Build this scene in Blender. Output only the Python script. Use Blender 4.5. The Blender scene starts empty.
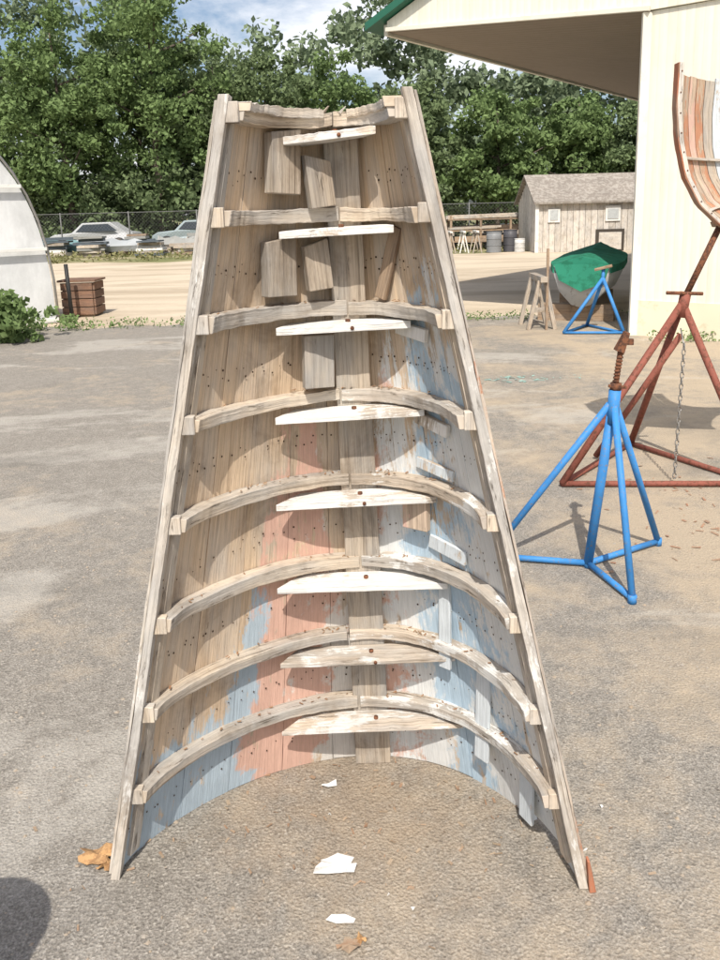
import bpy, math, random
import numpy as np
from mathutils import Vector, Matrix
random.seed(7); rng=np.random.default_rng(7)
S=bpy.context.scene
S.view_settings.view_transform='Standard'; S.view_settings.look='None'; S.view_settings.exposure=0
COL=S.collection
# ------------------------------------------------------------ materials
def newmat(name):
    m=bpy.data.materials.new(name); m.use_nodes=True
    nt=m.node_tree; b=nt.nodes['Principled BSDF']; b.inputs['Roughness'].default_value=.85
    b.inputs['Specular IOR Level'].default_value=.25
    return m,nt,b
def N(nt,t,**k):
    n=nt.nodes.new(t)
    for a,v in k.items():
        if a.startswith('i_'):
            key=a[2:]; key=int(key) if key.isdigit() else key.replace('_',' ')
            n.inputs[key].default_value=v
        else: setattr(n,a,v)
    return n
def L(nt,a,b): nt.links.new(a,b)
def noise(nt,vec,scale,detail=4,rough=.6,dist=0):
    n=N(nt,'ShaderNodeTexNoise',i_Scale=scale,i_Detail=detail,i_Roughness=rough,i_Distortion=dist)
    if vec is not None: L(nt,vec,n.inputs['Vector'])
    return n.outputs['Fac']
def ramp(nt,fac,stops):
    r=N(nt,'ShaderNodeValToRGB'); e=r.color_ramp.elements
    while len(e)<len(stops): e.new(.5)
    for i,(p,c) in enumerate(stops):
        e[i].position=p
        e[i].color=(c,c,c,1) if isinstance(c,(int,float)) else (*c,1)
    L(nt,fac,r.inputs['Fac']); return r.outputs['Color']
def mix(nt,f,a,b,mode='MIX'):
    n=N(nt,'ShaderNodeMix',data_type='RGBA',blend_type=mode)
    for s,v in ((n.inputs['Factor'],f),(n.inputs['A'],a),(n.inputs['B'],b)):
        if isinstance(v,(int,float)): s.default_value=v
        elif isinstance(v,tuple): s.default_value=(*v,1)
        else: L(nt,v,s)
    return n.outputs['Result']
def mth(nt,op,a,b=0.0,clamp=False):
    n=N(nt,'ShaderNodeMath',operation=op,use_clamp=clamp)
    for s,v in ((n.inputs[0],a),(n.inputs[1],b)):
        if isinstance(v,(int,float)): s.default_value=v
        else: L(nt,v,s)
    return n.outputs[0]
def mapping(nt,vec,sc):
    m=N(nt,'ShaderNodeMapping'); m.inputs['Scale'].default_value=sc; L(nt,vec,m.inputs['Vector']); return m.outputs['Vector']
def bump(nt,b,h,st=.4,d=.01):
    n=N(nt,'ShaderNodeBump',i_Strength=st,i_Distance=d); L(nt,h,n.inputs['Height']); L(nt,n.outputs['Normal'],b.inputs['Normal'])

def wood(name,dark,light,paint=None,pz=None,pamt=.5,grey=.25,paint2=None,var=.26,crack=.42,soft=0):
    m,nt,b=newmat(name)
    tc=N(nt,'ShaderNodeTexCoord'); uv=tc.outputs['UV']; ob=tc.outputs['Object']
    oi=N(nt,'ShaderNodeObjectInfo').outputs['Random']
    comb=N(nt,'ShaderNodeCombineXYZ'); L(nt,mth(nt,'MULTIPLY',oi,37.),comb.inputs[2])
    va=N(nt,'ShaderNodeVectorMath',operation='ADD'); L(nt,uv,va.inputs[0]); L(nt,comb.outputs[0],va.inputs[1]); uvr=va.outputs[0]
    g=noise(nt,mapping(nt,uvr,(3,90,1)),1,6,.68,.6)
    g2=noise(nt,mapping(nt,uvr,(10,260,1)),1,3,.6)
    pt=noise(nt,mapping(nt,uvr,(3,9,1)),1,4,.6)
    dk=tuple(a+(b_-a)*soft for a,b_ in zip(dark,light))
    c=ramp(nt,g,[(.32,dk),(.5,light),(.75,tuple(min(1,x*1.15) for x in light))])
    gr=tuple(.88*sum(light)/3*x for x in (1.03,1.0,.95))
    c=mix(nt,mth(nt,'MULTIPLY',ramp(nt,pt,[(.4,0.),(.65,1.)]),grey*1.6,True),c,gr)
    c=mix(nt,.6-.25*soft,c,ramp(nt,g2,[(.3,.6),(.55,1.),(.8,1.12)]),'MULTIPLY')
    bl=noise(nt,mapping(nt,ob,(1,1,.7)),7,5,.68,.4)
    c=mix(nt,.8,c,ramp(nt,bl,[(.3,(.56,.50,.44)),(.48,(.98,.95,.92)),(.7,(1.12,1.10,1.06))]),'MULTIPLY')
    vv=mth(nt,'ADD',mth(nt,'MULTIPLY',oi,var),1-var*.55)
    hsv=N(nt,'ShaderNodeHueSaturation'); L(nt,vv,hsv.inputs['Value']); L(nt,c,hsv.inputs['Color']); c=hsv.outputs['Color']
    st=noise(nt,mapping(nt,uvr,(9,60,1)),1,5,.7)
    crk=ramp(nt,st,[(crack-.12,.85),(crack-.04,0.)])
    c=mix(nt,crk,c,tuple(x*.4 for x in dark))
    if paint:
        pn=noise(nt,mapping(nt,uvr,(6,26,1)),1,9,.78,.4)
        on=noise(nt,mapping(nt,ob,(1,1,.6)),5,6,.7,.5)
        f=mth(nt,'ADD',mth(nt,'MULTIPLY',pn,.5),mth(nt,'MULTIPLY',on,.5))
        pc=paint
        if paint=='hull':
            sx=N(nt,'ShaderNodeSeparateXYZ'); L(nt,ob,sx.inputs[0])
            wd=mth(nt,'SUBTRACT',.56,mth(nt,'MULTIPLY',sx.outputs[2],.2))
            xr=mth(nt,'DIVIDE',mth(nt,'ADD',sx.outputs[0],.065),wd)
            on2=noise(nt,mapping(nt,ob,(1,1,.5)),6.5,7,.75,.3)
            u=mth(nt,'ADD',mth(nt,'MULTIPLY',xr,.5),.5)
            u=mth(nt,'ADD',u,mth(nt,'MULTIPLY',mth(nt,'SUBTRACT',on2,.5),.55))
            BL=(.42,.52,.60); PK=(.66,.42,.335); WH=(.68,.655,.61); PB=(.44,.58,.70); PW=(.72,.74,.74)
            pc=ramp(nt,u,[(.0,BL),(.24,BL),(.27,PK),(.43,PK),(.46,WH),(.53,WH),(.56,PK),(.62,PK),(.66,PW),(.74,PW),(.78,PB),(.86,PB),(.89,PW)])
            lim=ramp(nt,mth(nt,'ADD',mth(nt,'MULTIPLY',xr,.5),.5),[(.0,.16),(.20,.19),(.29,.56),(.42,.60),(.5,.35),(.60,.55),(.70,.76),(1.,.82)])
            k=mth(nt,'MULTIPLY',mth(nt,'SUBTRACT',mth(nt,'MULTIPLY',lim,1.6),sx.outputs[2]),.6)
            k=mth(nt,'MAXIMUM',mth(nt,'MINIMUM',k,.075),-.3)
            f=mth(nt,'ADD',f,k)
        f=ramp(nt,f,[(1-pamt-.015,0.),(1-pamt+.02,.95)])
        pc=mix(nt,.6,pc,ramp(nt,g2,[(.3,.7),(.6,1.)]),'MULTIPLY')
        pc=mix(nt,.5,pc,ramp(nt,bl,[(.3,.72),(.6,1.04)]),'MULTIPLY')
        c=mix(nt,f,c,pc)
    L(nt,c,b.inputs['Base Color'])
    bump(nt,b,mth(nt,'ADD',g,mth(nt,'MULTIPLY',st,.5)),.7-.3*soft,.006)
    return m
def paintmat(name,col,col2=None,scale=30,th=.6,rough=.5,metal=0,bs=.2):
    m,nt,b=newmat(name); ob=N(nt,'ShaderNodeTexCoord').outputs['Object']
    n=noise(nt,ob,scale,6,.7)
    n2=noise(nt,ob,scale*.2,3,.6)
    col2=col2 or tuple(x*.6 for x in col)
    c=mix(nt,ramp(nt,n,[(th-.03,0.),(th+.05,1.)]),col,col2)
    c=mix(nt,.5,c,ramp(nt,n2,[(.3,.7),(.7,1.1)]),'MULTIPLY')
    L(nt,c,b.inputs['Base Color']); b.inputs['Roughness'].default_value=rough; b.inputs['Metallic'].default_value=metal
    bump(nt,b,n,bs,.004)
    return m

TAN_D=(.26,.185,.125); TAN=(.60,.475,.345)
M={}
M['tan']=wood('weathered_wood',TAN_D,TAN,grey=.35)
M['hull']=wood('hull_planking',TAN_D,TAN,'hull',None,.50,grey=.35,soft=.4,var=.18,crack=.40)
M['grey']=wood('grey_wood',(.21,.17,.13),(.46,.395,.32),grey=.6)
M['brown']=wood('brown_wood',(.15,.095,.06),(.37,.27,.185),grey=.25)
M['pale']=wood('plank_pale_paint',(.25,.18,.12),(.54,.44,.33),(.62,.68,.72),None,.57)
M['palepink']=wood('plank_pink_paint',(.26,.17,.12),(.56,.44,.33),(.66,.44,.36),None,.50)
M['rib']=wood('rib_wood',(.27,.215,.16),(.61,.53,.43),grey=.6,crack=.45)
M['ribw']=wood('rib_wood_pale_paint',(.27,.215,.16),(.60,.52,.43),(.74,.74,.72),None,.47,grey=.6,crack=.45)
M['white']=wood('flaking_white_paint',(.27,.22,.17),(.57,.50,.42),(.78,.77,.74),None,.56,crack=.40)
M['rail']=wood('rail_wood',(.24,.20,.16),(.62,.57,.50),(.74,.72,.68),None,.45,grey=.8,crack=.46)
M['railr']=wood('rail_wood_red_traces',(.24,.18,.13),(.56,.48,.40),(.46,.22,.13),None,.46,grey=.6,crack=.46)
M['rust']=paintmat('rust',(.20,.085,.045),(.09,.045,.03),60,.5,.9)
M['redpaint']=wood('red_lead_paint',(.24,.12,.08),(.42,.25,.16),(.46,.18,.10),None,.50)
M['orangew']=wood('orange_flaking_paint',(.24,.15,.10),(.50,.38,.27),(.50,.24,.14),None,.50)
M['blue']=paintmat('blue_paint',(.05,.23,.54),(.20,.19,.20),70,.60,.55)
M['redsteel']=paintmat('red_oxide_steel',(.25,.085,.06),(.13,.055,.035),50,.55,.7)
M['nail']=paintmat('nail_iron',(.07,.045,.03),rough=.9)
M['galv']=paintmat('galvanised_steel',(.35,.34,.32),(.2,.15,.1),60,.6,.5,.6)
M['dark']=paintmat('dark_rubber',(.03,.03,.03))
# ------------------------------------------------------------ geometry helpers
def group(name,loc=(0,0,0)):
    e=bpy.data.objects.new(name,None); e.location=loc; e.empty_display_size=.2; COL.objects.link(e); return e
def link(me,name,mat,parent=None,smooth=False):
    o=bpy.data.objects.new(name,me); COL.objects.link(o)
    if mat: me.materials.append(mat)
    if parent:
        o.parent=parent; o.matrix_parent_inverse=Matrix.Translation(-Vector(parent.location))
    if smooth:
        me.polygons.foreach_set('use_smooth',[True]*len(me.polygons))
    return o
def mesh(name,vs,fs,mat,parent=None,smooth=False,uvs=None):
    me=bpy.data.meshes.new(name); me.from_pydata([tuple(v) for v in vs],[],fs)
    if uvs:
        ul=me.uv_layers.new(name='UVMap'); k=0
        for f in uvs:
            for u in f: ul.data[k].uv=u; k+=1
    me.update()
    return link(me,name,mat,parent,smooth)
def sweep_data(rings,caps=True,closed=True):
    vs=[];fs=[];uv=[]
    n=len(rings[0]); off=random.random()*5
    for r in rings: vs+= [Vector(p) for p in r]
    per=[0]
    for j in range(n): per.append(per[-1]+(Vector(rings[0][(j+1)%n])-Vector(rings[0][j])).length)
    u=0
    for i in range(len(rings)-1):
        du=sum(((Vector(rings[i+1][j])-Vector(rings[i][j])).length for j in range(n)))/n
        for j in range(n if closed else n-1):
            k=(j+1)%n
            fs.append((i*n+j,i*n+k,(i+1)*n+k,(i+1)*n+j))
            uv.append(((u+off,per[j]+off),(u+off,per[j+1]+off),(u+du+off,per[j+1]+off),(u+du+off,per[j]+off)))
        u+=du
    if caps and closed:
        a=list(range(n)); fs.append(tuple(reversed(a))); uv.append([(off+.01*j,off) for j in a])
        b0=(len(rings)-1)*n; fs.append(tuple(b0+j for j in a)); uv.append([(off+.01*j,off+1) for j in a])
    return vs,fs,uv
def sweep(name,rings,mat,parent=None,smooth=False,caps=True,closed=True,bev=0):
    v,f,u=sweep_data(rings,caps,closed)
    o=mesh(name,v,f,mat,parent,smooth,u)
    if bev:
        b=o.modifiers.new('bevel','BEVEL'); b.width=bev; b.segments=2; b.limit_method='ANGLE'
    return o
def beam(name,p0,p1,w,h,mat,parent=None,up=(0,0,1),bev=.002,w1=None,h1=None,seg=1,wob=0):
    p0=Vector(p0);p1=Vector(p1);d=(p1-p0).normalized(); up=Vector(up)
    if abs(d.dot(up))>.95: up=Vector((0,1,0))
    s=d.cross(up).normalized(); t=s.cross(d)
    rings=[]
    for i in range(seg+1):
        k=i/seg; p=p0.lerp(p1,k); a=(w+((w1 or w)-w)*k)/2; b=(h+((h1 or h)-h)*k)/2
        j=Vector((random.uniform(-wob,wob),random.uniform(-wob,wob),0)) if wob else Vector()
        rings.append([p+j-s*a-t*b,p+j+s*a-t*b,p+j+s*a+t*b,p+j-s*a+t*b])
    return sweep(name,rings,mat,parent,bev=bev)
def tube(name,pts,r,mat,parent=None,n=12,r1=None):
    pts=[Vector(p) for p in pts]; rings=[]
    for i,p in enumerate(pts):
        d=(pts[min(i+1,len(pts)-1)]-pts[max(i-1,0)]).normalized()
        up=Vector((0,0,1)) if abs(d.z)<.9 else Vector((0,1,0))
        s=d.cross(up).normalized(); t=s.cross(d)
        rr=r if r1 is None else r+(r1-r)*i/(len(pts)-1)
        rings.append([p+s*rr*math.cos(a)+t*rr*math.sin(a) for a in [2*math.pi*k/n for k in range(n)]])
    return sweep(name,rings,mat,parent,smooth=True)
def box(name,x0,x1,y0,y1,z0,z1,mat,parent=None,bev=.003):
    return beam(name,(x0,(y0+y1)/2,(z0+z1)/2),(x1,(y0+y1)/2,(z0+z1)/2),y1-y0,z1-z0,mat,parent,bev=bev)
def quads(name,V,mat,parent=None,loc=None):
    n=len(V); me=bpy.data.meshes.new(name)
    me.vertices.add(n*4); me.vertices.foreach_set('co',V.reshape(-1).astype(np.float32))
    me.loops.add(n*4); me.loops.foreach_set('vertex_index',np.arange(n*4,dtype=np.int32))
    me.polygons.add(n); me.polygons.foreach_set('loop_start',np.arange(0,n*4,4,dtype=np.int32))
    me.update(calc_edges=True); me.validate()
    return link(me,name,mat,parent)
# ------------------------------------------------------------ ground
def ground_mat():
    m,nt,b=newmat('old_asphalt'); ob=N(nt,'ShaderNodeTexCoord').outputs['Object']
    sx=N(nt,'ShaderNodeSeparateXYZ'); L(nt,ob,sx.inputs[0])
    fine=noise(nt,ob,170,3,.7); vor=N(nt,'ShaderNodeTexVoronoi',i_Scale=110.); L(nt,ob,vor.inputs['Vector'])
    mid=noise(nt,ob,9,7,.7); big=noise(nt,ob,.9,6,.62,.5); big2=noise(nt,mapping(nt,ob,(1,2.2,1)),.45,5,.6,.8)
    c=ramp(nt,fine,[(.28,(.115,.107,.096)),(.5,(.25,.234,.21)),(.72,(.45,.425,.38))])
    agg=ramp(nt,vor.outputs['Color'],[(.15,.7),(.5,1.),(.93,1.3)])
    c=mix(nt,.85,c,agg,'MULTIPLY')
    c=mix(nt,.75,c,ramp(nt,mid,[(.3,.78),(.7,1.15)]),'MULTIPLY')
    sand=mix(nt,fine,(.31,.245,.17),(.56,.465,.35))
    k=mth(nt,'ADD',mth(nt,'MULTIPLY',sx.outputs[0],.10),mth(nt,'MULTIPLY',sx.outputs[1],-.012))
    k=mth(nt,'MAXIMUM',k,-.08)
    k=mth(nt,'MINIMUM',k,.12)
    f=mth(nt,'ADD',mth(nt,'ADD',big,k),mth(nt,'MULTIPLY',mth(nt,'SUBTRACT',mid,.5),.45))
    c=mix(nt,ramp(nt,f,[(.45,.12),(.55,.45),(.68,.9)]),c,sand)
    lt=ramp(nt,mth(nt,'ADD',big2,mth(nt,'MULTIPLY',mth(nt,'SUBTRACT',mid,.5),.15)),[(.55,0.),(.62,1.)])
    c=mix(nt,mth(nt,'MULTIPLY',lt,.5),c,(.48,.45,.40))
    dk=ramp(nt,noise(nt,mapping(nt,ob,(.8,1.8,1)),.8,5,.6),[(.32,1.),(.44,0.)])
    c=mix(nt,mth(nt,'MULTIPLY',dk,.35),c,(.15,.14,.122))
    vd=N(nt,'ShaderNodeVectorMath',operation='DISTANCE'); L(nt,ob,vd.inputs[0]); vd.inputs[1].default_value=(-.03,1.88,0)
    e=mth(nt,'ADD',vd.outputs['Value'],mth(nt,'MULTIPLY',mth(nt,'SUBTRACT',noise(nt,ob,7,7,.75),.5),1.3))
    c=mix(nt,ramp(nt,e,[(.05,.55),(.45,0.)]),c,mix(nt,fine,(.19,.135,.09),(.44,.35,.25)))
    sp=noise(nt,ob,38,3,.6); c=mix(nt,ramp(nt,sp,[(.66,0.),(.72,.5)]),c,(.12,.10,.08))
    L(nt,c,b.inputs['Base Color']); b.inputs['Roughness'].default_value=.95
    bump(nt,b,mth(nt,'ADD',mth(nt,'MULTIPLY',vor.outputs['Distance'],.8),fine),.7,.008)
    return m
def soil(name,c1,c2,c3,s=1.):
    m,nt,b=newmat(name); ob=N(nt,'ShaderNodeTexCoord').outputs['Object']
    a=noise(nt,ob,14*s,6,.7); g=noise(nt,mapping(nt,ob,(.5,1.6,1)),.5*s,6,.65,.6)
    c=mix(nt,a,c1,c2); c=mix(nt,ramp(nt,g,[(.45,0.),(.62,1.)]),c,c3)
    L(nt,c,b.inputs['Base Color']); bump(nt,b,a,.5,.03); return m
asph=ground_mat()
dirt=soil('sandy_dirt',(.50,.41,.30),(.66,.57,.44),(.42,.345,.25))
grass=soil('rough_grass',(.12,.14,.06),(.24,.24,.10),(.36,.31,.19))
def sheet(name,pts,z,mat):
    return mesh(name,[(x,y,z) for x,y in pts],[tuple(range(len(pts)))],mat)
sheet('ground',[(-300,-200),(300,-200),(300,400),(-300,400)],-.012,grass)
def wavy(x0,x1,y,amp,n,rev=False):
    p=[(x0+(x1-x0)*i/n, y+amp*(math.sin(i*1.7)+.6*math.sin(i*.61+2)+random.uniform(-.5,.5))) for i in range(n+1)]
    return p[::-1] if rev else p
sheet('dirt_lot',[(-40,5),(40,5)]+wavy(-40,40,28,.5,60,True),-.006,dirt)
sheet('asphalt_pavement',[(-40,-15),(40,-15)]+wavy(-40,40,11.5,.16,260,True),0,asph)
def grit(name,n,x0,x1,y0,y1,s0,s1,mat,bias=None):
    V=[]; F=[]
    for i in range(n):
        x=random.uniform(x0,x1); y=random.uniform(y0,y1); s=s0+(s1-s0)*random.random()**4
        a=random.random()*6.28; b=len(V); 
        for k in range(5):
            t=a+k*1.2566; r=s*random.uniform(.6,1.2); V.append((x+r*math.cos(t),y+r*math.sin(t),0.0005))
        V.append((x+s*.2,y,s*random.uniform(.5,.9)))
        F+=[(b+k,b+(k+1)%5,b+5) for k in range(5)]
    return mesh(name,V,F,mat)
pebm=soil('pebble_stone',(.22,.19,.16),(.60,.54,.46),(.42,.33,.24),30)
grit('gravel',5200,-1.8,2.8,1.2,4.2,.0015,.009,pebm)
chipm=soil('wood_chip',(.30,.22,.15),(.52,.42,.31),(.36,.22,.14),30)
def chips(name,n,cx,cy,sx,sy,mat,smin=.004,smax=.018):
    Q=[]
    for i in range(n):
        x=random.gauss(cx,sx); y=random.gauss(cy,sy); a=random.random()*6.28; l=smin+(smax-smin)*random.random()**2.5; w=l*random.uniform(.12,.5)
        ux,uy=math.cos(a),math.sin(a); z=.002; dz=random.uniform(0,.005)
        Q.append([(x-ux*l+uy*w,y-uy*l-ux*w,z),(x+ux*l+uy*w,y+uy*l-ux*w,z+dz),(x+ux*l*.8-uy*w,y+uy*l*.8+ux*w,z+dz+.002),(x-ux*l-uy*w,y-uy*l+ux*w,z+.001)])
    return quads(name,np.array(Q),mat)
chips('wood_chips',300,.0,1.80,.35,.14,chipm,.002,.012)
chips('wood_debris',340,2.2,3.6,.5,.45,soil('red_chip',(.30,.16,.10),(.50,.38,.27),(.40,.20,.12),30),.004,.030)
chips('paint_spatter',70,1.45,7.15,.28,.08,paintmat('teal_paint',(.28,.42,.37)),.01,.04)
# ------------------------------------------------------------ main boat section
H=1.765
def lerp(a,b,t): return a+(b-a)*t
def surf(phi,z,inset=0):
    t=z/H
    def raw(ph):
        xl=lerp(-.612,-.246,t); xr=lerp(.482,.104,t); xc=(xl+xr)/2; w=(xr-xl)/2
        dep=lerp(.44,.215,t); yf=lerp(lerp(1.635,1.57,ph/math.pi),1.635,t)
        c=math.cos(ph); s=max(0,math.sin(ph))
        x=xc-w*math.copysign(abs(c)**1.0,c)+lerp(.075,.04,t)*s*s
        y=yf+dep*s**1.34
        return Vector((x,y,z))
    p=raw(phi)
    if inset:
        e=.01; a=raw(min(math.pi,phi+e)); b=raw(max(0,phi-e)); d=(a-b).normalized()
        p=p+Vector((d.y,-d.x,0))*inset
    return p
def snorm(phi,z):
    return (surf(phi,z,.01)-surf(phi,z)).normalized()
hull=group('boat_hull_section',(-.06,1.85,0))
NP=12; pb=[0]
ws=[random.uniform(.8,1.2) for _ in range(NP)]
for w in ws: pb.append(pb[-1]+w)
pb=[p/pb[-1]*math.pi for p in pb]
for i in range(NP):
    a,b=pb[i]+.0014,pb[i+1]-.0014; off=random.uniform(-.0015,.0015)
    z0=random.uniform(0,.008) if i<8 else random.choice([0.0,.03,.0,.05])
    rings=[]
    nz=24
    for k in range(nz+1):
        z=lerp(z0,H-.02,k/nz); e=random.uniform(-.001,.001); e1=random.uniform(-.0018,.0018)
        inn=[surf(lerp(a+e1,b+e1*.6,q/4),z,off+e) for q in range(5)]
        out=[surf(lerp(a+e1,b+e1*.6,q/4),z,off-.013) for q in (4,3,2,1,0)]
        rings.append(inn+out)
    sweep('plank_%d'%(i+1),rings,M['hull'],hull)
ribz=[1.738,1.538,1.323,1.11,.886,.65,.428,.213]
def riblet(name,z,a,b,mat,h=.030,d=.042,n=34,tilt=0,sag=0,seed=0,rough=.0012):
    rings=[]; rr=random.Random(seed+int(z*1000)); w1=w2=w3=0
    for k in range(n+1):
        q=k/n; ph=lerp(a,b,q)
        w1=.7*w1+rr.uniform(-rough,rough); w2=.7*w2+rr.uniform(-rough,rough); w3=.7*w3+rr.uniform(-rough,rough)
        dd=d*(1+.05*math.sin(q*5+z*9))+w1; zz=z+tilt*(q-.5)+sag*math.sin(q*math.pi)
        hh=h*(1+.05*math.sin(q*7+z*5))
        rings.append([surf(ph,zz-hh/2+w2,.0),surf(ph,zz-hh/2+w2,dd),surf(ph,zz+hh/2+w3,dd),surf(ph,zz+hh/2+w3,.0)])
    sweep(name,rings,mat,hull,bev=.0015)
dust=[]
for i,z in enumerate(ribz):
    zz=z+.004
    lm=M['rib']; rm=M['rib'] if i<3 else M['ribw']
    riblet('rib_left_%d'%(i+1),zz,.06,1.50+.05*(i%3-1),lm,h=.028+.003*(i%3),d=.040,tilt=.004,sag=-.006+.003*(i%3),seed=i)
    riblet('rib_right_%d'%(i+1),zz+random.uniform(-.004,.004),1.515+.05*(i%3-1),math.pi-.06,rm,h=.029,d=.040,tilt=-.003,sag=.0,seed=50+i)
    t=z/H; yk=surf(math.pi/2,z,.05).y; W=[.195,.25,.305,.35,.39,.43,.457,.49][i]
    xc=lerp(.018,-.052,t)
    zt=z-.033
    th=.018 if i<6 else .014; yf=yk-.058; yb=yk+.02; bw=W*(.74,.85,.8,.76,.7,.72,.8,.74)[i]
    tl=random.uniform(-.008,.008)
    rr=[]
    for k in range(19):
        q=k/18; xa=lerp(-W/2,W/2,q); xb=lerp(-bw/2,bw/2,q); e=random.uniform(-.0015,.0015); zt2=zt+tl*(q-.5)+(.012*(q-.5)*t)
        rr.append([(xc+xa,yf+e,zt2-th/2),(xc+xa,yf+e*2,zt2+th/2-.001+e),(xc+xb,yb,zt2+th/2),(xc+xb,yb,zt2-th/2)])
    sweep('floor_timber_%d'%(i+1),rr,M['white'] if i<6 else M['ribw'],hull,bev=.0012)
    tube('bolt_%d'%(i+1),[(xc+.01,yf+.04,zt+th/2-.004),(xc+.01,yf+.04,zt+th/2+.006)],.006,M['rust'],hull,8)
    if i%2==0: tube('bolt_head_%d'%(i+1),[(xc+.02,yf+.002,zt),(xc+.02,yf-.003,zt)],.0045,M['rust'],hull,8)
    for s,ph in (('l',.13),('r',math.pi-.13)):
        c=surf(ph,zz,.012)
        beam('rib_end_%s_%d'%(s,i+1),c+Vector((0,-.012,-.02)),c+Vector((0,-.012,.02)),.03,.02,M['rib'],hull,up=(0,1,0))
    if i>1:
        for _ in range(60):
            ph=random.gauss(1.57,.5); ph=max(.3,min(2.8,ph)); p=surf(ph,zz+.0165,random.uniform(.006,.036)); l=random.uniform(.0015,.006); a=random.random()*6.28; w=l*.4
            ux,uy=math.cos(a),math.sin(a)
            dust.append([(p.x-ux*l+uy*w,p.y-uy*l-ux*w,p.z),(p.x+ux*l+uy*w,p.y+uy*l-ux*w,p.z+.002),(p.x+ux*l-uy*w,p.y+uy*l+ux*w,p.z+.003),(p.x-ux*l-uy*w,p.y-uy*l+ux*w,p.z+.001)])
quads('rot_debris',np.array(dust),soil('rotten_wood_dust',(.26,.14,.08),(.45,.32,.20),(.34,.18,.10),40),hull)
rings=[]
for k in range(20):
    z=lerp(0,1.72,k/19); p=surf(math.pi/2,z); w=lerp(.050,.037,z/H)+random.uniform(-.001,.001)
    rings.append([(p.x-w,p.y-.032,z),(p.x+w,p.y-.032,z),(p.x+w,p.y+.0,z),(p.x-w,p.y+.0,z)])
sweep('keel_plank',rings,M['grey'],hull,bev=.003)
def rail(name,ph,dx0,dx1,y0,y1,ztop,zbot,mat,r=.0012):
    rings=[]; w=v=0
    for k in range(61):
        z=lerp(zbot,ztop,k/60); p=surf(ph,z); w=.75*w+random.uniform(-r,r); v=.6*v+random.uniform(-r,r)
        rings.append([(p.x+dx0+w,p.y+y0+v,z),(p.x+dx1+v*.6,p.y+y0+w,z),(p.x+dx1,p.y+y1,z),(p.x+dx0+w,p.y+y1,z)])
    sweep(name,rings,mat,hull,bev=.0012)
rail('gunwale_left',0,-.014,.006,-.012,.03,1.775,.0,M['rail'])
rail('gunwale_cap_left',0,-.022,-.0158,-.006,.045,1.765,.012,M['rail'],.0008)
rail('gunwale_right',math.pi,-.006,.015,-.012,.03,1.78,.004,M['rail'])
rail('gunwale_cap_right',math.pi,.0168,.0225,-.006,.045,1.775,-.0,M['railr'],.0008)
beam('rail_stub',(.505,1.560,.0),(.492,1.560,.085),.016,.018,M['redpaint'],hull,w1=.006)
for s,ph in (('left',.20),('right',math.pi-.20)):
    rings=[]
    for k in range(30):
        z=lerp(.03,1.74,k/29); e=random.uniform(-.004,.004)
        rings.append([surf(ph-.05+e,z,.0),surf(ph-.05+e,z,.012),surf(ph+.05+e,z,.012),surf(ph+.05+e,z,.0)])
    sweep('clamp_'+s,rings,M['rib'],hull)
riblet('top_frame',1.752,.0,1.3,M['rib'],h=.018,d=.05,rough=.0018)
riblet('top_frame_right',1.755,1.75,math.pi,M['rib'],h=.018,d=.045,rough=.0018,seed=9)
for k in range(8):
    ph=random.choice([random.uniform(.0,.5),random.uniform(2.5,3.14),random.uniform(1.2,1.9)]); p=surf(ph,1.755,random.uniform(0,.04))
    beam('splinter_%d'%k,p,p+Vector((random.uniform(-.02,.02),random.uniform(-.01,.01),random.uniform(.008,.016))),.012,.004,M['rib'],hull,w1=.004,h1=.001,bev=0)
def plate(name,deg,z,w,h,th,mat,rot=0,top=.0,off=.002):
    ph=math.radians(deg); c=surf(ph,z,off+th/2+.004); n=snorm(ph,z); up=Vector((0,0,1)); s=up.cross(n).normalized()
    u=(up*math.cos(rot)+s*math.sin(rot)); s2=u.cross(n).normalized()
    a=c-u*h/2; b=c+u*h/2
    rings=[]
    for k,p in enumerate((a,b)):
        sh=u*(top*(1 if k else 0))
        rings.append([p-s2*w/2-n*th/2,p+s2*w/2-n*th/2+sh,p+s2*w/2+n*th/2+sh,p-s2*w/2+n*th/2])
    sweep(name,rings,mat,hull,bev=.002)
plate('butt_block_1',50,1.650,.078,.125,.028,M['grey'],.05,.012,off=.012)
plate('butt_block_2',71,1.615,.058,.115,.028,M['grey'],-.12,-.02,off=.03)
plate('butt_block_3',52,1.425,.078,.12,.028,M['grey'],.03,.012,off=.012)
plate('butt_block_4',71,1.425,.058,.10,.028,M['grey'],-.10,.012,off=.03)
plate('butt_block_5',72,1.205,.072,.125,.028,M['grey'],.02,.0,off=.03)
plate('butt_block_6',116,.80,.07,.07,.02,M['palepink'],.0,.02,off=.01)
plate('cleat_1',128,1.275,.10,.030,.014,M['white'],.12,off=.004)
plate('cleat_2',132,1.055,.11,.030,.014,M['white'],.14,off=.004)
plate('cleat_3',128,.935,.12,.028,.010,M['pale'],.1,off=.0)
plate('cleat_4',128,.72,.12,.036,.010,M['pale'],.12,off=.0)
plate('slat_1',122,.52,.035,.30,.010,M['pale'],.0,off=.003)
plate('slat_2',134,.30,.045,.34,.010,M['pale'],.02,off=.003)
plate('slat_3',150,.13,.05,.20,.010,M['pale'],.0,off=.003)
plate('slat_4',118,1.43,.03,.17,.012,M['brown'],.30,off=.005)
V=[];F=[]
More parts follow.
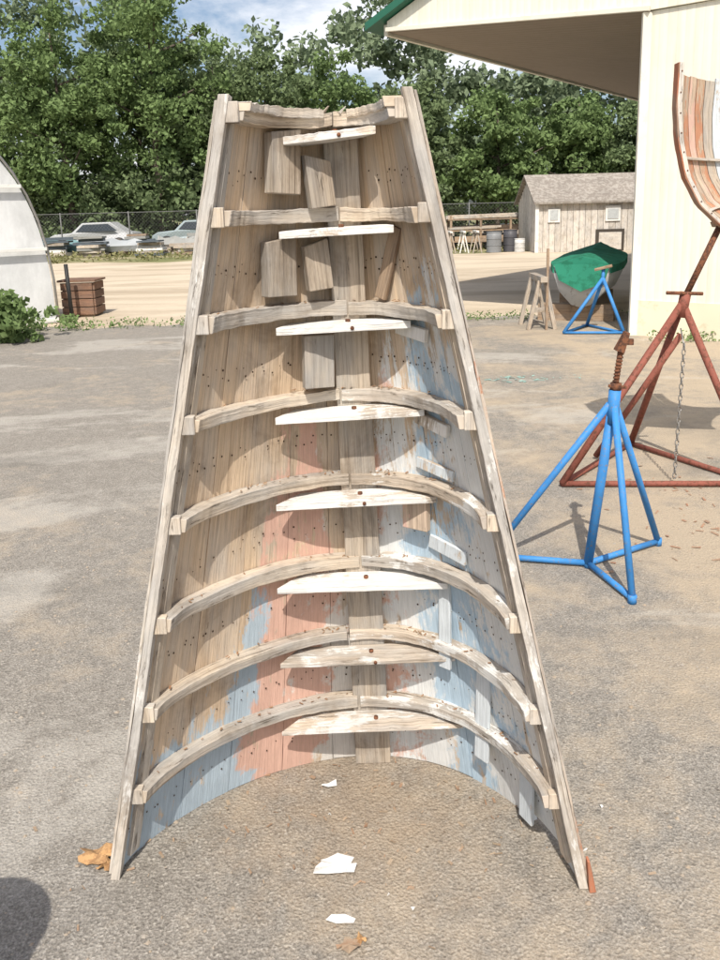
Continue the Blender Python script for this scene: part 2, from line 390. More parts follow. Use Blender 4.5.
for bi in range(8):
    zt=ribz[bi]-.02; zb=ribz[bi+1]+.02 if bi<7 else .02
    for i in range(NP):
        for r in (.34,.44) if bi%2==0 else (.45,.53):
            for q in (.14,.38,.62,.86):
                if random.random()<.3: continue
                ph=lerp(pb[i],pb[i+1],q+random.uniform(-.07,.07)); z=lerp(zb,zt,r)+random.uniform(-.008,.008)
                n=snorm(ph,z); c=surf(ph,z,.004); s=Vector((0,0,1)).cross(n).normalized(); rr=random.uniform(.0014,.0030); b=len(V)
                for k in range(6):
                    a=k*math.pi/3; V.append(c+s*rr*math.cos(a)+Vector((0,0,1))*rr*math.sin(a))
                F.append(tuple(range(b,b+6)))
mesh('nail_heads',V,F,M['nail'],hull)
# ------------------------------------------------------------ jack stands
bs=group('boat_stand',(1.0,3.2,0))
ap=(1.042,3.2,.70)
feet={'a':(.973,3.24,.02),'f':(1.054,2.91,.02),'r':(1.355,3.45,.02),'l':(.56,3.34,.02)}
for k,p in feet.items():
    tube('leg_'+k,[(ap[0]+(p[0]-ap[0])*.03,ap[1]+(p[1]-ap[1])*.03,.74),p],.0145 if k!='a' else .020,M['blue'],bs)
tube('base_bar_1',[feet['l'],feet['a']],.013,M['blue'],bs)
tube('base_bar_2',[feet['a'],feet['f']],.013,M['blue'],bs)
tube('base_bar_3',[feet['a'],feet['r']],.013,M['blue'],bs)
for k,p in feet.items(): tube('foot_'+k,[(p[0],p[1],.0),(p[0],p[1],.035)],.018,M['blue'],bs)
tube('collar',[(1.040,3.2,.66),(1.046,3.2,.80)],.025,M['blue'],bs)
tube('screw_rod',[(1.046,3.2,.79),(1.062,3.2,.97)],.011,M['rust'],bs)
for k in range(9): tube('thread_%d'%k,[(1.048+.0018*k,3.2,.835+.014*k),(1.048+.0018*k,3.2,.841+.014*k)],.0135,M['rust'],bs)
tube('screw_nut',[(1.048,3.2,.80),(1.050,3.2,.83)],.024,M['rust'],bs,6)
beam('nut_handle',(1.015,3.19,.82),(1.09,3.19,.812),.012,.012,M['rust'],bs)
beam('swivel_plate',(1.055,3.2,.96),(1.085,3.2,1.04),.045,.035,M['rust'],bs,w1=.03,h1=.02)
beam('pad_bracket',(1.07,3.2,1.00),(1.11,3.19,1.00),.024,.024,M['rust'],bs)
rs=group('boat_stand',(1.8,4.4,0)); ap=(1.80,4.42,1.0)
rf=[(1.117,4.26,.02),(2.18,4.18,.02),(1.75,5.0,.02)]
for i,p in enumerate(rf): tube('leg_%d'%i,[ap,p],.020,M['redsteel'],rs)
tube('brace',[(1.80,4.42,.82),(1.45,4.75,.02)],.018,M['redsteel'],rs)
for i in range(3): tube('base_%d'%i,[rf[i],rf[(i+1)%3]],.016,M['redsteel'],rs)
tube('collar',[(1.795,4.42,.92),(1.815,4.42,1.06)],.030,M['redsteel'],rs)
tube('rod',[(1.815,4.42,1.04),(1.99,4.42,1.44)],.017,M['rust'],rs)
tube('handle',[(1.70,4.40,1.06),(1.90,4.40,1.05)],.010,M['rust'],rs)
beam('pad',(1.96,4.42,1.42),(2.12,4.42,1.50),.14,.03,M['brown'],rs)
chain=group('steel_chain',(1.78,4.3,0))
for i in range(24):
    z=.78-i*.032
    ax=Vector((1,0,0)) if i%2 else Vector((0,1,0))
    c=Vector((1.765-.0005*i,4.28,z))
    cur=[c+ax*.009*math.cos(t)+Vector((0,0,1))*.02*math.sin(t) for t in [k*math.pi/5 for k in range(11)]]
    tube('link_%d'%i,cur,.0032,M['galv'],chain,5)
tube('chain_hook',[(1.765,4.28,.78),(1.79,4.40,.86)],.004,M['galv'],chain,6)
h2=group('boat_hull_section',(2.1,4.4,1.8))
edge=[(1.700,2.25),(1.698,2.05),(1.718,1.86),(1.765,1.68),(1.85,1.53),(1.97,1.42),(2.15,1.33),(2.4,1.27)]
def e2(t,k,dn=0):
    f=t*(len(edge)-1); i=min(int(f),len(edge)-2); q=f-i
    x=lerp(edge[i][0],edge[i+1][0],q); z=lerp(edge[i][1],edge[i+1][1],q)
    a=k*math.pi*.5
    return Vector((x+.55*(1-math.cos(a))*(1-.2*t)+.16*k, 4.38+.35*math.sin(a)+dn, z-.06*k+(.35*t*t)*k))
mats=['orangew','railr','tan','orangew','palepink','orangew','grey','pale']
NS=12
for j in range(NS):
    a=j/NS+.003;b=(j+1)/NS-.003; rings=[]; t0=random.uniform(0,.02)
    for i in range(33):
        t=lerp(t0,1,i/32)
        rings.append([e2(t,a),e2(t,b),e2(t,b,.015),e2(t,a,.015)])
    sweep('plank_%d'%j,rings,M[mats[j%8]],h2)
for nm,d0,d1,mm in (('gunwale',-.012,.010,'rail'),('gunwale_cap',-.020,-.0125,'redpaint')):
    rings=[]
    for i in range(33):
        p=e2(i/32,0); w=random.uniform(-.0012,.0012); rings.append([p+Vector((d0+w,-.03,0)),p+Vector((d1,-.03+w,0)),p+Vector((d1,.03,0)),p+Vector((d0+w,.03,0))])
    sweep(nm,rings,M[mm],h2)
for n,t in enumerate((.34,.62,.85)):
    rings=[]
    for i in range(13):
        k=i/12; p=e2(t,k); q=e2(t+.012,k)
        rings.append([p,p+Vector((.0,-.025,0)),q+Vector((.0,-.025,0)),q])
    sweep('rib_%d'%n,rings,M['rib'],h2)
for n in range(9):
    t=.03+n*.075; p=e2(t,0); tube('rivet_%d'%n,[p+Vector((0,-.029,0)),p+Vector((0,-.033,0))],.004,M['rust'],h2,6)
# ------------------------------------------------------------ building on the right
def siding(name,col,sc=3.3,axis=(1,0,0)):
    m,nt,b=newmat(name); uv=N(nt,'ShaderNodeTexCoord').outputs['UV']; ob=N(nt,'ShaderNodeTexCoord').outputs['Object']
    w=N(nt,'ShaderNodeTexWave',i_Scale=sc,wave_profile='SIN'); L(nt,mapping(nt,uv,(1,.0,0)),w.inputs['Vector'])
    n=noise(nt,ob,2.5,6,.65); st=noise(nt,mapping(nt,ob,(6,6,.5)),1.5,6,.65); r=ramp(nt,w.outputs['Fac'],[(.0,.92),(.12,1.)])
    c=mix(nt,1.,col,r,'MULTIPLY'); c=mix(nt,.6,c,ramp(nt,n,[(.3,.88),(.7,1.04)]),'MULTIPLY'); c=mix(nt,.5,c,ramp(nt,st,[(.3,(.85,.82,.74)),(.55,1.)]),'MULTIPLY')
    L(nt,c,b.inputs['Base Color']); b.inputs['Roughness'].default_value=.6; bump(nt,b,w.outputs['Fac'],.15,.02); return m
cream=siding('cream_siding',(.78,.755,.65)); cream2=paintmat('cream_trim',(.76,.73,.63),(.68,.65,.54),4,.6,.6)
yellow=paintmat('cream_base_panel',(.74,.68,.52),(.64,.58,.42),4,.6,.6)
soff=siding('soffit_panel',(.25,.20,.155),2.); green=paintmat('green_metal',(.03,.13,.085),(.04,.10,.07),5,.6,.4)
bld=group('metal_building',(3.34,9.48,0))
c0=Vector((3.34,9.48,0)); A=Vector((.788,-.616,0)); Dv=Vector((.616,.788,0)); Z=Vector((0,0,1))
def P(a,d,z): return c0+A*a+Dv*d+Z*z
Wd=12; OH=3.56
def poly(name,pts,mat,parent,uvf=None,th=None):
    o=mesh(name,pts,[tuple(range(len(pts)))],mat,parent,uvs=[[uvf(p) for p in pts]] if uvf else None)
    if th:
        s=o.modifiers.new('s','SOLIDIFY'); s.thickness=th; s.offset=0
    return o
ua=lambda p:((Vector(p)-c0).dot(A),Vector(p).z); ud=lambda p:((Vector(p)-c0).dot(Dv),Vector(p).z)
poly('front_wall',[P(0,0,.42),P(Wd,0,.42),P(Wd,0,3.7),P(0,0,3.61)],cream,bld,ua,.06)
poly('front_base',[P(0,-.01,0),P(Wd,-.01,0),P(Wd,-.01,.42),P(0,-.01,.42)],yellow,bld,ua,.07)
poly('side_wall',[P(0,0.035,0),P(0,16,0),P(0,16,3.6),P(0,0.035,3.6)],cream,bld,ud,.06)
poly('back_wall',[P(0,16,0),P(Wd,16,0),P(Wd,16,3.7),P(0,16,3.7)],cream,bld,ua,.06)
zt=3.92; pitch=.42; ridge=(Wd-OH)/2
poly('gable_panel',[P(-OH,-.04,zt),P(-.0,-.04,3.62),P(Wd,-.04,3.62),P(Wd+.3,-.04,3.8),P(ridge,-.04,zt+.12+pitch*(ridge+OH)),P(-OH,-.04,zt+.12)],cream,bld,ua,.05)
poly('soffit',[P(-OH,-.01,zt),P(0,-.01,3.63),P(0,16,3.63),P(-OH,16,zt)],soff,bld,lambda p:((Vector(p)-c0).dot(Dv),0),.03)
def slab(name,a0,z0,a1,z1,d0,d1,th,mat):
    sweep(name,[[P(a0,d0,z0),P(a0,d0,z0+th),P(a0,d1,z0+th),P(a0,d1,z0)],[P(a1,d0,z1),P(a1,d0,z1+th),P(a1,d1,z1+th),P(a1,d1,z1)]],mat,bld)
slab('roof_left',-OH-.28,zt+.02,ridge,zt+.14+pitch*(ridge+OH),-.2,16.2,.10,green)
slab('roof_right',ridge,zt+.14+pitch*(ridge+OH),Wd+.4,3.9,-.2,16.2,.10,green)
beam('eave_fascia',P(-OH-.05,-.03,zt+.02),P(-OH-.05,16,zt+.02),.06,.14,cream2,bld)
beam('corner_trim',P(-.04,-.05,0.0),P(-.04,-.05,3.6),.10,.05,cream2,bld)
beam('fascia_trim',P(-OH,-.09,zt+.01),P(0,-.09,3.63),.05,.05,cream2,bld)
# ------------------------------------------------------------ shed
shedw=wood('shed_boards',(.34,.30,.25),(.66,.62,.56),grey=.6); shing=paintmat('shingles',(.24,.21,.18),(.34,.31,.27),8,.5,.9)
sh=group('wooden_shed',(8,28,0)); x0,x1,y0,y1=6.0,9.9,27.,30.
x=x0; i=0
while x<x1-.01:
    w=.2; beam('board_%d'%i,(x+w/2,y0,0),(x+w/2,y0,1.62),w-.012,.03,shedw,sh,up=(0,1,0),bev=0); x+=w; i+=1
y=y0+.1
while y<y1:
    beam('side_board_%d'%i,(x0,y,0),(x0,y,1.62+.85*(1-abs((y-28.5)/1.5))),.03,.19,shedw,sh,up=(0,1,0),bev=0); y+=.2; i+=1
sweep('roof_front',[[(x0-.15,26.8,1.58),(x0-.15,28.5,2.52),(x0-.15,28.5,2.58),(x0-.15,26.8,1.64)],[(x1+.15,26.8,1.58),(x1+.15,28.5,2.52),(x1+.15,28.5,2.58),(x1+.15,26.8,1.64)]],shing,sh)
sweep('roof_back',[[(x0-.15,30.2,1.58),(x0-.15,28.5,2.52),(x0-.15,28.5,2.58),(x0-.15,30.2,1.64)],[(x1+.15,30.2,1.58),(x1+.15,28.5,2.52),(x1+.15,28.5,2.58),(x1+.15,30.2,1.64)]],shing,sh)
wp=paintmat('white_trim',(.75,.74,.70),(.6,.58,.53),6,.6,.6); dk=paintmat('dark_gap',(.07,.06,.05))
box('window_1',8.25,8.75,26.94,26.97,.98,1.48,wp,sh); box('window_2',6.35,6.75,26.94,26.97,.98,1.42,wp,sh)
for k,(a,b) in enumerate(((8.25,8.75),(6.35,6.75))):
    box('pane_%d'%k,a+.07,b-.07,26.925,26.938,1.05,1.38,paintmat('pane%d'%k,(.45,.47,.47)),sh)
box('door_gap_shade',7.95,8.9,26.93,26.96,.0,.72,dk,sh); box('door_panel',8.05,8.8,26.90,26.928,.05,.62,shedw,sh)  # dark sheet colours in the shaded gap around the door panel
box('corner_board',5.93,6.05,26.93,26.975,0,1.6,wp,sh)
# ------------------------------------------------------------ small covered boat behind the corner
sb=group('covered_boat',(3.1,10.8,0)); dirv=Vector((.35,.94,0)).normalized(); sd=Vector((dirv.y,-dirv.x,0))
whm=paintmat('white_hull_paint',(.62,.62,.60),(.35,.33,.30),9,.6,.5); cov=paintmat('green_canvas',(.03,.24,.15),(.02,.17,.10),4,.5,.8,bs=.6)
rings=[];cr=[];rr=[]
for i in range(13):
    t=i/12; c=Vector((2.96,10.6,0))+dirv*(t*3.6); w=.48*(min(1,.75+t*1.2) if t<.35 else 1)*(1 if t<.6 else 1-.8*((t-.6)/.4)**2); kz=.20+.12*max(0,t-.6)
    prof=[(-1,.56),(-.98,.42),(-.8,.22),(-.35,.04),(0,0),(.35,.04),(.8,.22),(.98,.42),(1,.56)]
    rings.append([c+sd*a*w+Z*(kz+b) for a,b in prof])
    cr.append([c+sd*a*w*1.04+Z*(kz+.54+b) for a,b in [(-1,-.08),(-1,.02),(-.5,.09),(0,.13+.02*math.sin(i)),(.5,.09),(1,.02),(1,-.08)]])
sweep('hull',rings,whm,sb,smooth=True); sweep('cover',cr,cov,sb)
mesh('hanging_cover',[rings[0][0]+Z*.02-dirv*.03,rings[0][8]+Z*.02-dirv*.03,rings[0][6]-dirv*.05+Z*.12,rings[0][4]-dirv*.06+Z*.22,rings[0][2]-dirv*.05+Z*.15],[(0,1,2,3,4)],cov,sb)
beam('keel_block',Vector((2.98,10.9,.11))-sd*.5,Vector((2.98,10.9,.11))+sd*.5,.2,.22,M['brown'],sb)
beam('keel_block_rear',Vector((3.6,12.6,.12))-sd*.4,Vector((3.6,12.6,.12))+sd*.4,.2,.24,M['brown'],sb)
fs=group('boat_stand',(3.0,9.75,0)); ap=Vector((3.0,9.8,.66))
ff=[(2.50,9.66,.02),(3.20,9.55,.02),(2.95,10.25,.02)]
bl2=M['blue']
for i,p in enumerate(ff): tube('leg_%d'%i,[ap,p],.022,bl2,fs,8)
for i in range(3): tube('base_%d'%i,[ff[i],ff[(i+1)%3]],.016,bl2,fs,8)
tube('post',[ap-Z*.08,ap+Z*.12],.022,bl2,fs,8); beam('pad',ap+Z*.10-sd*.10,ap+Z*.15+sd*.10,.1,.03,M['brown'],fs)
sw=group('sawhorse',(2.3,10.3,0))
for a in (-.17,.17):
    for yy in (10.1,10.6): beam('leg',(2.33+a*.2,yy,.62),(2.33+a,yy,0),.05,.05,M['grey'],sw)
beam('top_rail',(2.33,10.0,.64),(2.33,10.7,.64),.09,.07,M['grey'],sw); beam('cross',(2.2,10.1,.25),(2.46,10.1,.25),.02,.06,M['grey'],sw)
beam('post',(2.38,10.05,.0),(2.38,10.05,1.02),.03,.03,M['brown'],sw)
# ------------------------------------------------------------ greenhouse
def poly_mat():
    m,nt,b=newmat('greenhouse_film'); ob=N(nt,'ShaderNodeTexCoord').outputs['Object']
    n=noise(nt,mapping(nt,ob,(1,1,.6)),2.2,6,.65); c=ramp(nt,n,[(.3,(.50,.51,.51)),(.6,(.70,.71,.71))])
    L(nt,c,b.inputs['Base Color']); b.inputs['Roughness'].default_value=.45; bump(nt,b,noise(nt,mapping(nt,ob,(2,2,.5)),1.5,3),.4,.05); return m
gf=poly_mat(); gh=group('greenhouse',(-4.58,12.1,0))
def arch(a,k=1.): 
    c=math.cos(a); s=math.sin(a); return (-7.2+2.62*k*math.copysign(abs(c)**.78,c),3.2*k*abs(s)**.78)
pr=[arch(math.pi*i/36) for i in range(37)]
rings=[[(x,yy,z) for x,z in pr]for yy in np.linspace(12.1,28,14)]
sweep('film_cover',rings,gf,gh,smooth=True,closed=False)
mesh('end_wall',[(x,12.1,z) for x,z in pr],[tuple(range(37))],gf,gh)
for j,yy in enumerate(np.linspace(12.06,28,10)): tube('hoop_%d'%j,[(arch(math.pi*i/24,1.008)[0],yy,arch(math.pi*i/24,1.008)[1]) for i in range(25)],.02,M['galv'],gh,6)
for k,xx in enumerate((-8.6,-7.7,-6.7,-5.7)): 
    beam('end_stud_%d'%k,(xx,12.06,0),(xx,12.06,3.2*(1-abs((xx+7.2)/2.62)**2.56)**(1/2.56)),.04,.03,wp,gh)
for k,zz in enumerate((.05,1.1,2.0)): 
    hw=2.62*(1-(zz/3.2)**2.56)**(1/2.56); box('end_rail_%d'%k,-7.2-hw,-7.2+hw,12.0,12.04,zz-.02,zz+.03,wp,gh)
gh.rotation_euler=(0,0,math.radians(40))
cr_=group('wooden_crate',(-4.4,13,0)); rb=wood('red_brown_boards',(.13,.07,.05),(.26,.155,.105))
for k in range(4):
    box('slat_%d'%k,-4.70,-4.20,12.7,12.73,.03+.13*k,.145+.13*k,rb,cr_); box('side_%d'%k,-4.20,-4.17,12.73,13.2,.03+.13*k,.145+.13*k,rb,cr_)
box('body',-4.69,-4.21,12.74,13.2,.0,.5,M['brown'],cr_); box('lid',-4.74,-4.14,12.68,13.24,.55,.58,rb,cr_)
tube('steel_post',[(-4.45,12.4,0),(-4.47,12.4,.85)],.03,M['dark'],None)
# ------------------------------------------------------------ yard clutter
lr=group('lumber_rack',(4.8,30,0))
for k,xx in enumerate((3.5,4.6,5.7,6.3)):
    for yy in (30,30.9): beam('post',(xx,yy,0),(xx,yy,1.25),.08,.08,M['brown'],lr)
for l,zz in enumerate((.35,.75,1.15)):
    beam('shelf_%d'%l,(3.4,30.45,zz-.05),(6.4,30.45,zz-.05),1.,.05,M['brown'],lr)
    for k in range(6):
        xx=3.3+random.uniform(0,.4); beam('board',(xx,30.02+.16*k,zz+.03),(xx+random.uniform(1.4,3.),30.02+.16*k,zz+.03+random.uniform(0,.06)),.13,random.uniform(.05,.26),random.choice([M['grey'],M['rib'],M['tan'],M['brown'],M['white']]),lr,bev=0)
def barrel(x,y,r,h,mat):
    g=group('barrel',(x,y,0))
    tube('drum',[(x,y,0),(x,y,.02),(x,y,h*.33),(x,y,h*.34),(x,y,h*.66),(x,y,h)],r,mat,g,20)
    for k in (.02,.33,.66,.98): tube('hoop',[(x,y,h*k-.012),(x,y,h*k+.012)],r*1.03,mat,g,20)
barrel(4.75,28.0,.26,.7,paintmat('grey_drum',(.22,.23,.24))); barrel(5.35,28.2,.24,.75,paintmat('dark_drum',(.08,.08,.09)))
barrel(5.62,27.9,.18,.45,paintmat('white_drum',(.6,.6,.58)))
barrel(-.91,.80,.14,.90,paintmat('shadow_drum',(.05,.12,.3)))  # unseen drum added left of the frame to throw the corner shadow
for k in range(3):
    g=group('sawhorse',(3.3+.45*k,28,0)); xx=3.25+.45*k
    for a in (-.15,.15):
        for yy in (27.8,28.6): beam('leg',(xx,yy,.7),(xx+a,yy,0),.04,.04,wp if k%2 else M['grey'],g)
    beam('rail',(xx,27.7,.72),(xx,28.7,.72),.08,.06,wp,g)
tarps=[paintmat('tarp_silver',(.36,.38,.39),(.25,.26,.26),3),paintmat('tarp_teal',(.16,.28,.29)),paintmat('tarp_grey',(.30,.30,.28),(.2,.2,.18),3),paintmat('tarp_dark',(.1,.12,.14))]
for k,(xx,yy,l) in enumerate(((-9.9,33,2.4),(-12.6,34,2.2),(-7.2,33.5,1.9),(-4.6,33.2,1.8),(2.2,33.5,2.2))):
    g=group('covered_boat',(xx,yy,0)); rings=[]
    for i in range(9):
        t=i/8; w=.55*(1-.85*t**2.4); top=.2+.36*(1-.25*t)+.06*math.sin(i*2+k)
        rings.append([(xx+l*(t-.5),yy+a*w,b) for a,b in [(-.7,.15),(-1,.38),(-.9,.42),(0,top+.12),(.9,.42),(1,.38),(.7,.15)]])
    sweep('cover',rings,tarps[k%4],g); 
    for a in (-.3,.2): beam('block',(xx+l*a,yy-.5,.08),(xx+l*a,yy+.5,.08),.2,.16,M['brown'],g)
for k in range(22):
    xx=random.choice([random.uniform(-13,-4),random.uniform(2,8)]); yy=random.uniform(31.5,35); g=group('timber_pile',(xx,yy,0)); hh=0
    for j in range(random.randint(2,7)):
        ln=random.uniform(.5,1.6); t=random.uniform(.06,.14)
        beam('timber',(xx-ln/2,yy+random.uniform(-.1,.1),hh+t/2),(xx+ln/2,yy+random.uniform(-.2,.2),hh+t/2+random.uniform(0,.02)),random.uniform(.3,.7),t,random.choice([M['grey'],M['brown'],M['rib'],tarps[2],M['white'],tarps[3]]),g,bev=0); hh+=t+.02
# two small parked vehicles beyond the lot, far left
glass=paintmat('car_glass',(.03,.04,.05),rough=.15)
def car(x,y,col,L_=4.0):
    g=group('parked_car',(x,y,0)); pm_=paintmat('car_paint',col,tuple(c*.9 for c in col),3,.6,.3)
    prof=[(-.5,.30),(-.5,.62),(-.42,.78),(-.22,.84),(-.10,1.28),(.22,1.30),(.38,.86),(.48,.80),(.5,.55),(.5,.30)]
    sweep('body',[[(x+a*L_,y+s*(.80 if b<.85 else .66),b) for a,b in prof] for s in (-1,1)],pm_,g,bev=.04)
    for s in (-1,1):
        mesh('side_window',[(x-.17*L_,y+s*.79,.88),(x-.09*L_,y+s*.68,1.2),(x+.20*L_,y+s*.68,1.22),(x+.31*L_,y+s*.79,.9)],[(0,1,2,3)],glass,g)
        for a in (-.32,.32): tube('wheel',[(x+a*L_,y+s*.70,.30),(x+a*L_,y+s*.86,.30)],.30,M['dark'],g,16); tube('hub',[(x+a*L_,y+s*.86,.30),(x+a*L_,y+s*.875,.30)],.15,M['galv'],g,12)
car(-12.2,38.2,(.45,.46,.47)); car(-7.6,38.6,(.30,.36,.38),3.8)
fn=group('chain_link_fence',(0,36,0)); fm=paintmat('fence_steel',(.16,.16,.155),rough=.6)
for i in range(32):
    xx=-46+3*i; tube('post',[(xx,36,0),(xx,36,1.75)],.03,fm,fn,6)
for zz in (.1,1.7): tube('rail',[(-46,36,zz),(47,36,zz)],.018,fm,fn,6)
Q=[]
for i in range(620):
    xx=-46+.15*i
    for s in (-1,1):
        Q.append([(xx,36,.1),(xx+.007,36,.1),(xx+.007+s*1.6,36,1.7),(xx+s*1.6,36,1.7)])
quads('wire_mesh',np.array(Q),fm,fn)
# ------------------------------------------------------------ foliage
def leafmat(name,c1,c2,c3):
    m=bpy.data.materials.new(name); m.use_nodes=True; nt=m.node_tree; nt.nodes.clear()
    out=N(nt,'ShaderNodeOutputMaterial'); d=N(nt,'ShaderNodeBsdfDiffuse'); tr=N(nt,'ShaderNodeBsdfTranslucent'); mx=N(nt,'ShaderNodeMixShader',i_0=.3)
    ob=N(nt,'ShaderNodeTexCoord').outputs['Object']; a=noise(nt,ob,.55,3,.6); f=noise(nt,ob,7,1,.6)
    c=mix(nt,ramp(nt,a,[(.35,0.),(.65,1.)]),c1,c2); c=mix(nt,ramp(nt,f,[(.45,0.),(.7,1.)]),c,c3)
    L(nt,c,d.inputs['Color']); L(nt,c,tr.inputs['Color']); L(nt,d.outputs[0],mx.inputs[1]); L(nt,tr.outputs[0],mx.inputs[2]); L(nt,mx.outputs[0],out.inputs['Surface']); return m
LM=[leafmat('leaves_a',(.13,.19,.075),(.18,.255,.10),(.235,.32,.14)),leafmat('leaves_b',(.12,.165,.08),(.17,.225,.11),(.22,.28,.14)),leafmat('leaves_far_haze',(.17,.22,.14),(.22,.28,.17),(.28,.34,.21))]  # haze put into the leaf colours: greens lightened, the far set most
bark=paintmat('bark',(.14,.115,.09),(.07,.055,.045),12,.5,.95,bs=1.)
def leafquads(cent,rad,per,size,flat=.75):
    n=len(cent); c=np.repeat(cent,per,axis=0); r=np.repeat(rad,per)
    d=rng.normal(size=(n*per,3)); d/=np.linalg.norm(d,axis=1)[:,None]; d*= (rng.random(n*per)**.45)[:,None]; d[:,2]*=flat
    p=c+d*r[:,None]
    a=rng.normal(size=(n*per,3)); a/=np.linalg.norm(a,axis=1)[:,None]; b=np.cross(a,rng.normal(size=(n*per,3))); b/=np.linalg.norm(b,axis=1)[:,None]
    s=(size*(.6+.8*rng.random(n*per)))[:,None]; a=a*s; b=b*s*.6
    return np.stack([p-a,p-b,p+a,p+b],axis=1)
def tree(name,x,y,Ht,R,mi,base=.22,ncl=135,per=125,size=.115,shape=1.):
    g=group(name,(x,y,0)); tr=[]
    nseg=6; lean=Vector((random.uniform(-.5,.5),random.uniform(-.3,.3),0))
    pts=[Vector((x,y,0))+lean*(k/nseg)**2+Z*(Ht*.85*k/nseg)+Vector((random.uniform(-.1,.1),random.uniform(-.1,.1),0)) for k in range(nseg+1)]
    tube('trunk',pts,Ht*.018,bark,g,8,r1=.03)
    cz=Ht*(base+(1-base)/2); hz=Ht*(1-base)/2
    cent=[]
    nl=9
    for l in range(nl):
        a=l*2.4+random.random(); zz=Ht*(base+.1+.5*l/nl); k=min(zz/(Ht*.85),.98)*nseg; i=min(int(k),nseg-1); st=pts[i].lerp(pts[i+1],k-i)
        rr=R*random.uniform(.6,.95)*math.sqrt(max(.1,1-((zz+Ht*.1-cz)/hz)**2))
        en=st+Vector((math.cos(a)*rr,math.sin(a)*rr,Ht*random.uniform(.06,.16)))
        md=st.lerp(en,.5)+Vector((0,0,-.1)); tube('limb_%d'%l,[st,md,en],Ht*.007,bark,g,5,r1=.02)
        cent.append(en)
    lob=[(random.random()*6.28,random.uniform(-.8,.9),random.uniform(.75,1.12)) for _ in range(9)]
    while len(cent)<ncl:
        a=random.random()*6.28; u=random.uniform(-1,1); r=random.random()**.4
        ca=math.sqrt(1-u*u); m=.84
        for la,lu,lk in lob:
            dd=math.cos(a-la)*ca*math.sqrt(1-lu*lu)+u*lu
            if dd>.8: m=max(m,lk)
        px=math.cos(a)*ca*R*r*m; py=math.sin(a)*ca*R*r*m; pz=cz+u*hz*r*min(1.,m)
        cent.append(Vector((x+px+lean.x,y+py+lean.y,pz)))
    C=np.array([tuple(c) for c in cent]); rad=rng.uniform(.4,1.,len(C))*R*.29
    quads('foliage',leafquads(C,rad,per,size),LM[mi],g)
for (x,y,Ht,R,mi,b) in [(-18.5,42,12.4,3.6,0,.10),(-14.2,41,12.0,3.3,0,.10),(-9.8,41.5,13.8,3.5,0,.12),(-22.5,43,11.5,3.4,1,.12),(-12,46,13.5,3.4,1,.1),(-7.0,44,10.6,2.8,1,.06),
   (-4.0,42,10.2,2.8,1,.06),(-.8,43,9.4,2.8,0,.06),(3.2,41,8.4,2.7,1,.05),(6.9,40,7.9,2.7,0,.05),(10.6,41,7.6,2.8,0,.05),(14.2,40,7.2,2.7,1,.05),(18.,41,8,3,0,.08),(22.5,42,9,3,1,.1)]:
    tree('deciduous_tree',x,y,Ht,R,mi,b)
def hgt(x): 
    return 13.2+1.2*math.sin(x*.33+1)+1.0*math.sin(x*.81)+.8*math.sin(x*1.9+.5)
C=[];Rr=[]
for i in range(1000):
    x=random.uniform(-58,60); h=hgt(x)*(1.02 if -9<x<-1 else 1.16); z=h*(random.random()**.7) if i<780 else random.uniform(0,4); C.append((x,58+random.uniform(-3,3),z*.93)); Rr.append(random.uniform(.9,2.))
quads('distant_trees',leafquads(np.array(C),np.array(Rr),105,.26),LM[2])
C=[];Rr=[]
for i in range(800):
    x=random.uniform(-45,45) if i<600 else random.uniform(-18,-4); C.append((x,40.2+random.uniform(-.6,6),random.random()**1.1*3.8)); Rr.append(random.uniform(.5,1.0))
quads('undergrowth',leafquads(np.array(C),np.array(Rr),85,.13),LM[1])
def weeds(name,cx,cy,sx,sy,h,n,per,size,mi=0):
    C=np.array([(cx+random.gauss(0,sx),cy+random.gauss(0,sy),random.uniform(.03,h)) for _ in range(n)]); 
    q=leafquads(C,np.full(n,.12),per,size); q[:,:,2]=np.maximum(q[:,:,2],.004); return quads(name,q,LM[mi])
weeds('leafy_shrub',-4.62,10.2,.26,.25,.62,56,26,.055)
weeds('weeds',-4.9,11.3,.6,.15,.15,40,20,.03); weeds('weeds',1.7,11.2,1.1,.1,.05,50,14,.018); weeds('weeds',3.9,9.0,.25,.12,.06,24,16,.02); weeds('weeds',-3.0,11.4,.7,.15,.05,30,14,.02)
C=[(random.uniform(-40,40),random.uniform(28,36),0.04) for _ in range(2600)]
quads('tall_grass',np.maximum(leafquads(np.array(C),np.full(len(C),.3),9,.07),[-100,0,.0]),leafmat('dry_grass',(.18,.19,.08),(.27,.26,.12),(.38,.34,.20)))
# ------------------------------------------------------------ litter
pap=paintmat('paper_scrap_paint',(.72,.71,.68),(.50,.47,.43),40,.60,.8)
def scrap(name,cx,cy,pts,mat,z=.006):
    n=len(pts); vs=[(cx,cy,z+.006)]+[(cx+a,cy+b,z+random.uniform(-.003,.008)) for a,b in pts]
    o=mesh(name,vs,[(0,i+1,(i+1)%n+1) for i in range(n)],mat); s=o.modifiers.new('s','SOLIDIFY'); s.thickness=.002; return o
scrap('paint_flake',-.090,1.640,[(-.052,-.022),(-.02,-.024),(.03,-.016),(.045,-.020),(.052,.004),(.035,.008),(.045,.028),(.005,.034),(-.02,.026),(-.036,.022),(-.034,.008),(-.048,.002)],pap)
scrap('paint_flake',-.075,1.49,[(-.033,.002),(-.01,-.008),(.03,-.006),(.034,.004),(.01,.010),(-.02,.010)],pap)
scrap('paint_flake',-.115,1.92,[(-.02,-.004),(.0,-.01),(.022,.0),(.02,.014),(-.01,.006)],pap)
for _ in range(7):
    a=random.uniform(.003,.006); scrap('paint_flake',random.gauss(-.02,.4),random.uniform(1.45,1.9),[(-a,0),(0,-a*.6),(a,.1*a),(0,a*.7)],pap,.003)
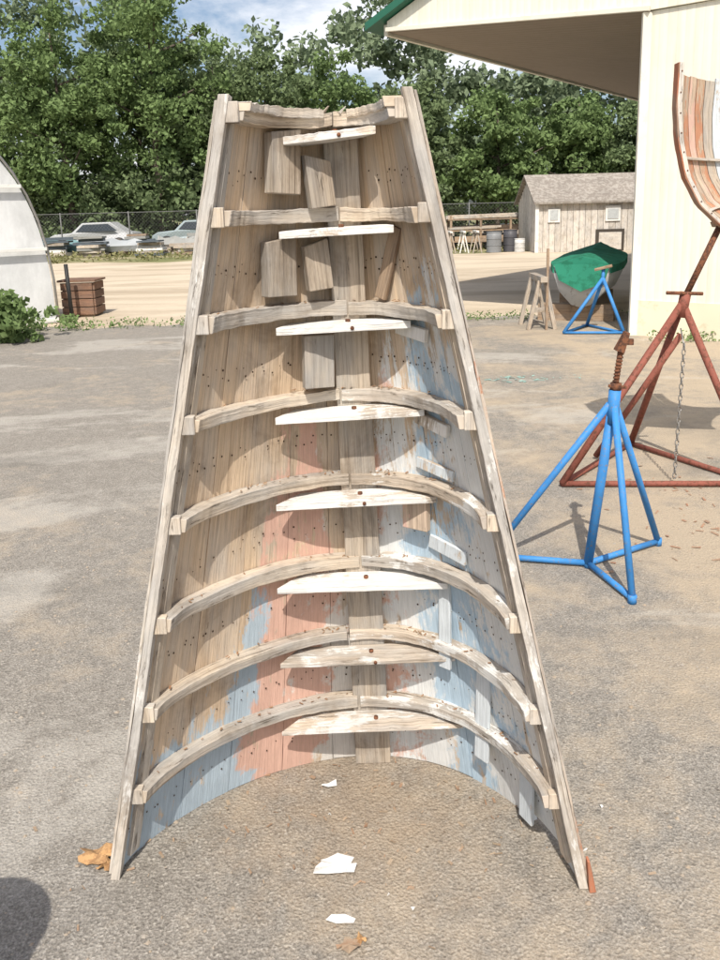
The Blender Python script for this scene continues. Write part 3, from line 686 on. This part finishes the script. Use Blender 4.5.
leafb=paintmat('dry_leaf',(.50,.30,.14),(.33,.19,.09),40,.5,.8)
def dryleaf(cx,cy,s,rot=0,mat=leafb):
    vs=[(cx,cy,.012)];n=18
    for k in range(n):
        a=k/n*6.283; r=s*(.55+.45*abs(math.cos(a*2.5)))*(1+.1*random.random()); vs.append((cx+r*math.cos(a+rot)*1.3,cy+r*math.sin(a+rot)*.8,.004+.022*abs(math.sin(a*1.5))*random.random()))
    mesh('dry_leaf',vs,[(0,i+1,(i+1)%n+1) for i in range(n)],mat)
dryleaf(-.675,1.69,.042); dryleaf(-.64,1.66,.025,1)
dryleaf(-.055,1.425,.022,.5,chipm); dryleaf(-.03,1.44,.012,.5,leafb)
# ------------------------------------------------------------ world / sun / camera
w=bpy.data.worlds.new('World'); S.world=w; w.use_nodes=True; nt=w.node_tree; bg=nt.nodes['Background']
AZ=3; EL=52
sky=N(nt,'ShaderNodeTexSky',sky_type='NISHITA',sun_disc=False); sky.sun_elevation=math.radians(EL); sky.sun_rotation=math.radians(180+AZ); sky.dust_density=3.0
tc=N(nt,'ShaderNodeTexCoord').outputs['Generated']
cl=ramp(nt,noise(nt,mapping(nt,tc,(1,1,2.4)),3.2,8,.6,.3),[(.48,0.),(.62,1.)])
c=mix(nt,mth(nt,'MULTIPLY',cl,.8),sky.outputs['Color'],(8.,8.,8.2))
L(nt,c,bg.inputs['Color']); bg.inputs['Strength'].default_value=.15
sl=bpy.data.lights.new('sun','SUN'); sl.energy=5; sl.angle=math.radians(.5); sl.color=(1,.94,.85)
so=bpy.data.objects.new('sun',sl); COL.objects.link(so)
az=math.radians(AZ); el=math.radians(EL); d=Vector((math.sin(az)*math.cos(el),math.cos(az)*math.cos(el),-math.sin(el)))
so.rotation_euler=d.to_track_quat('-Z','Y').to_euler(); so.location=(-4,-10,15)
cam=bpy.data.cameras.new('camera'); co=bpy.data.objects.new('camera',cam); COL.objects.link(co); S.camera=co
cam.sensor_fit='VERTICAL'; cam.sensor_height=36; cam.lens=30; cam.shift_y=-100/960; cam.clip_end=1500; cam.clip_start=.05
co.matrix_world=Matrix.Translation((0,0,1.55))@Matrix.Rotation(math.radians(78),4,'X')@Matrix.Rotation(math.radians(-1.5),4,'Z')
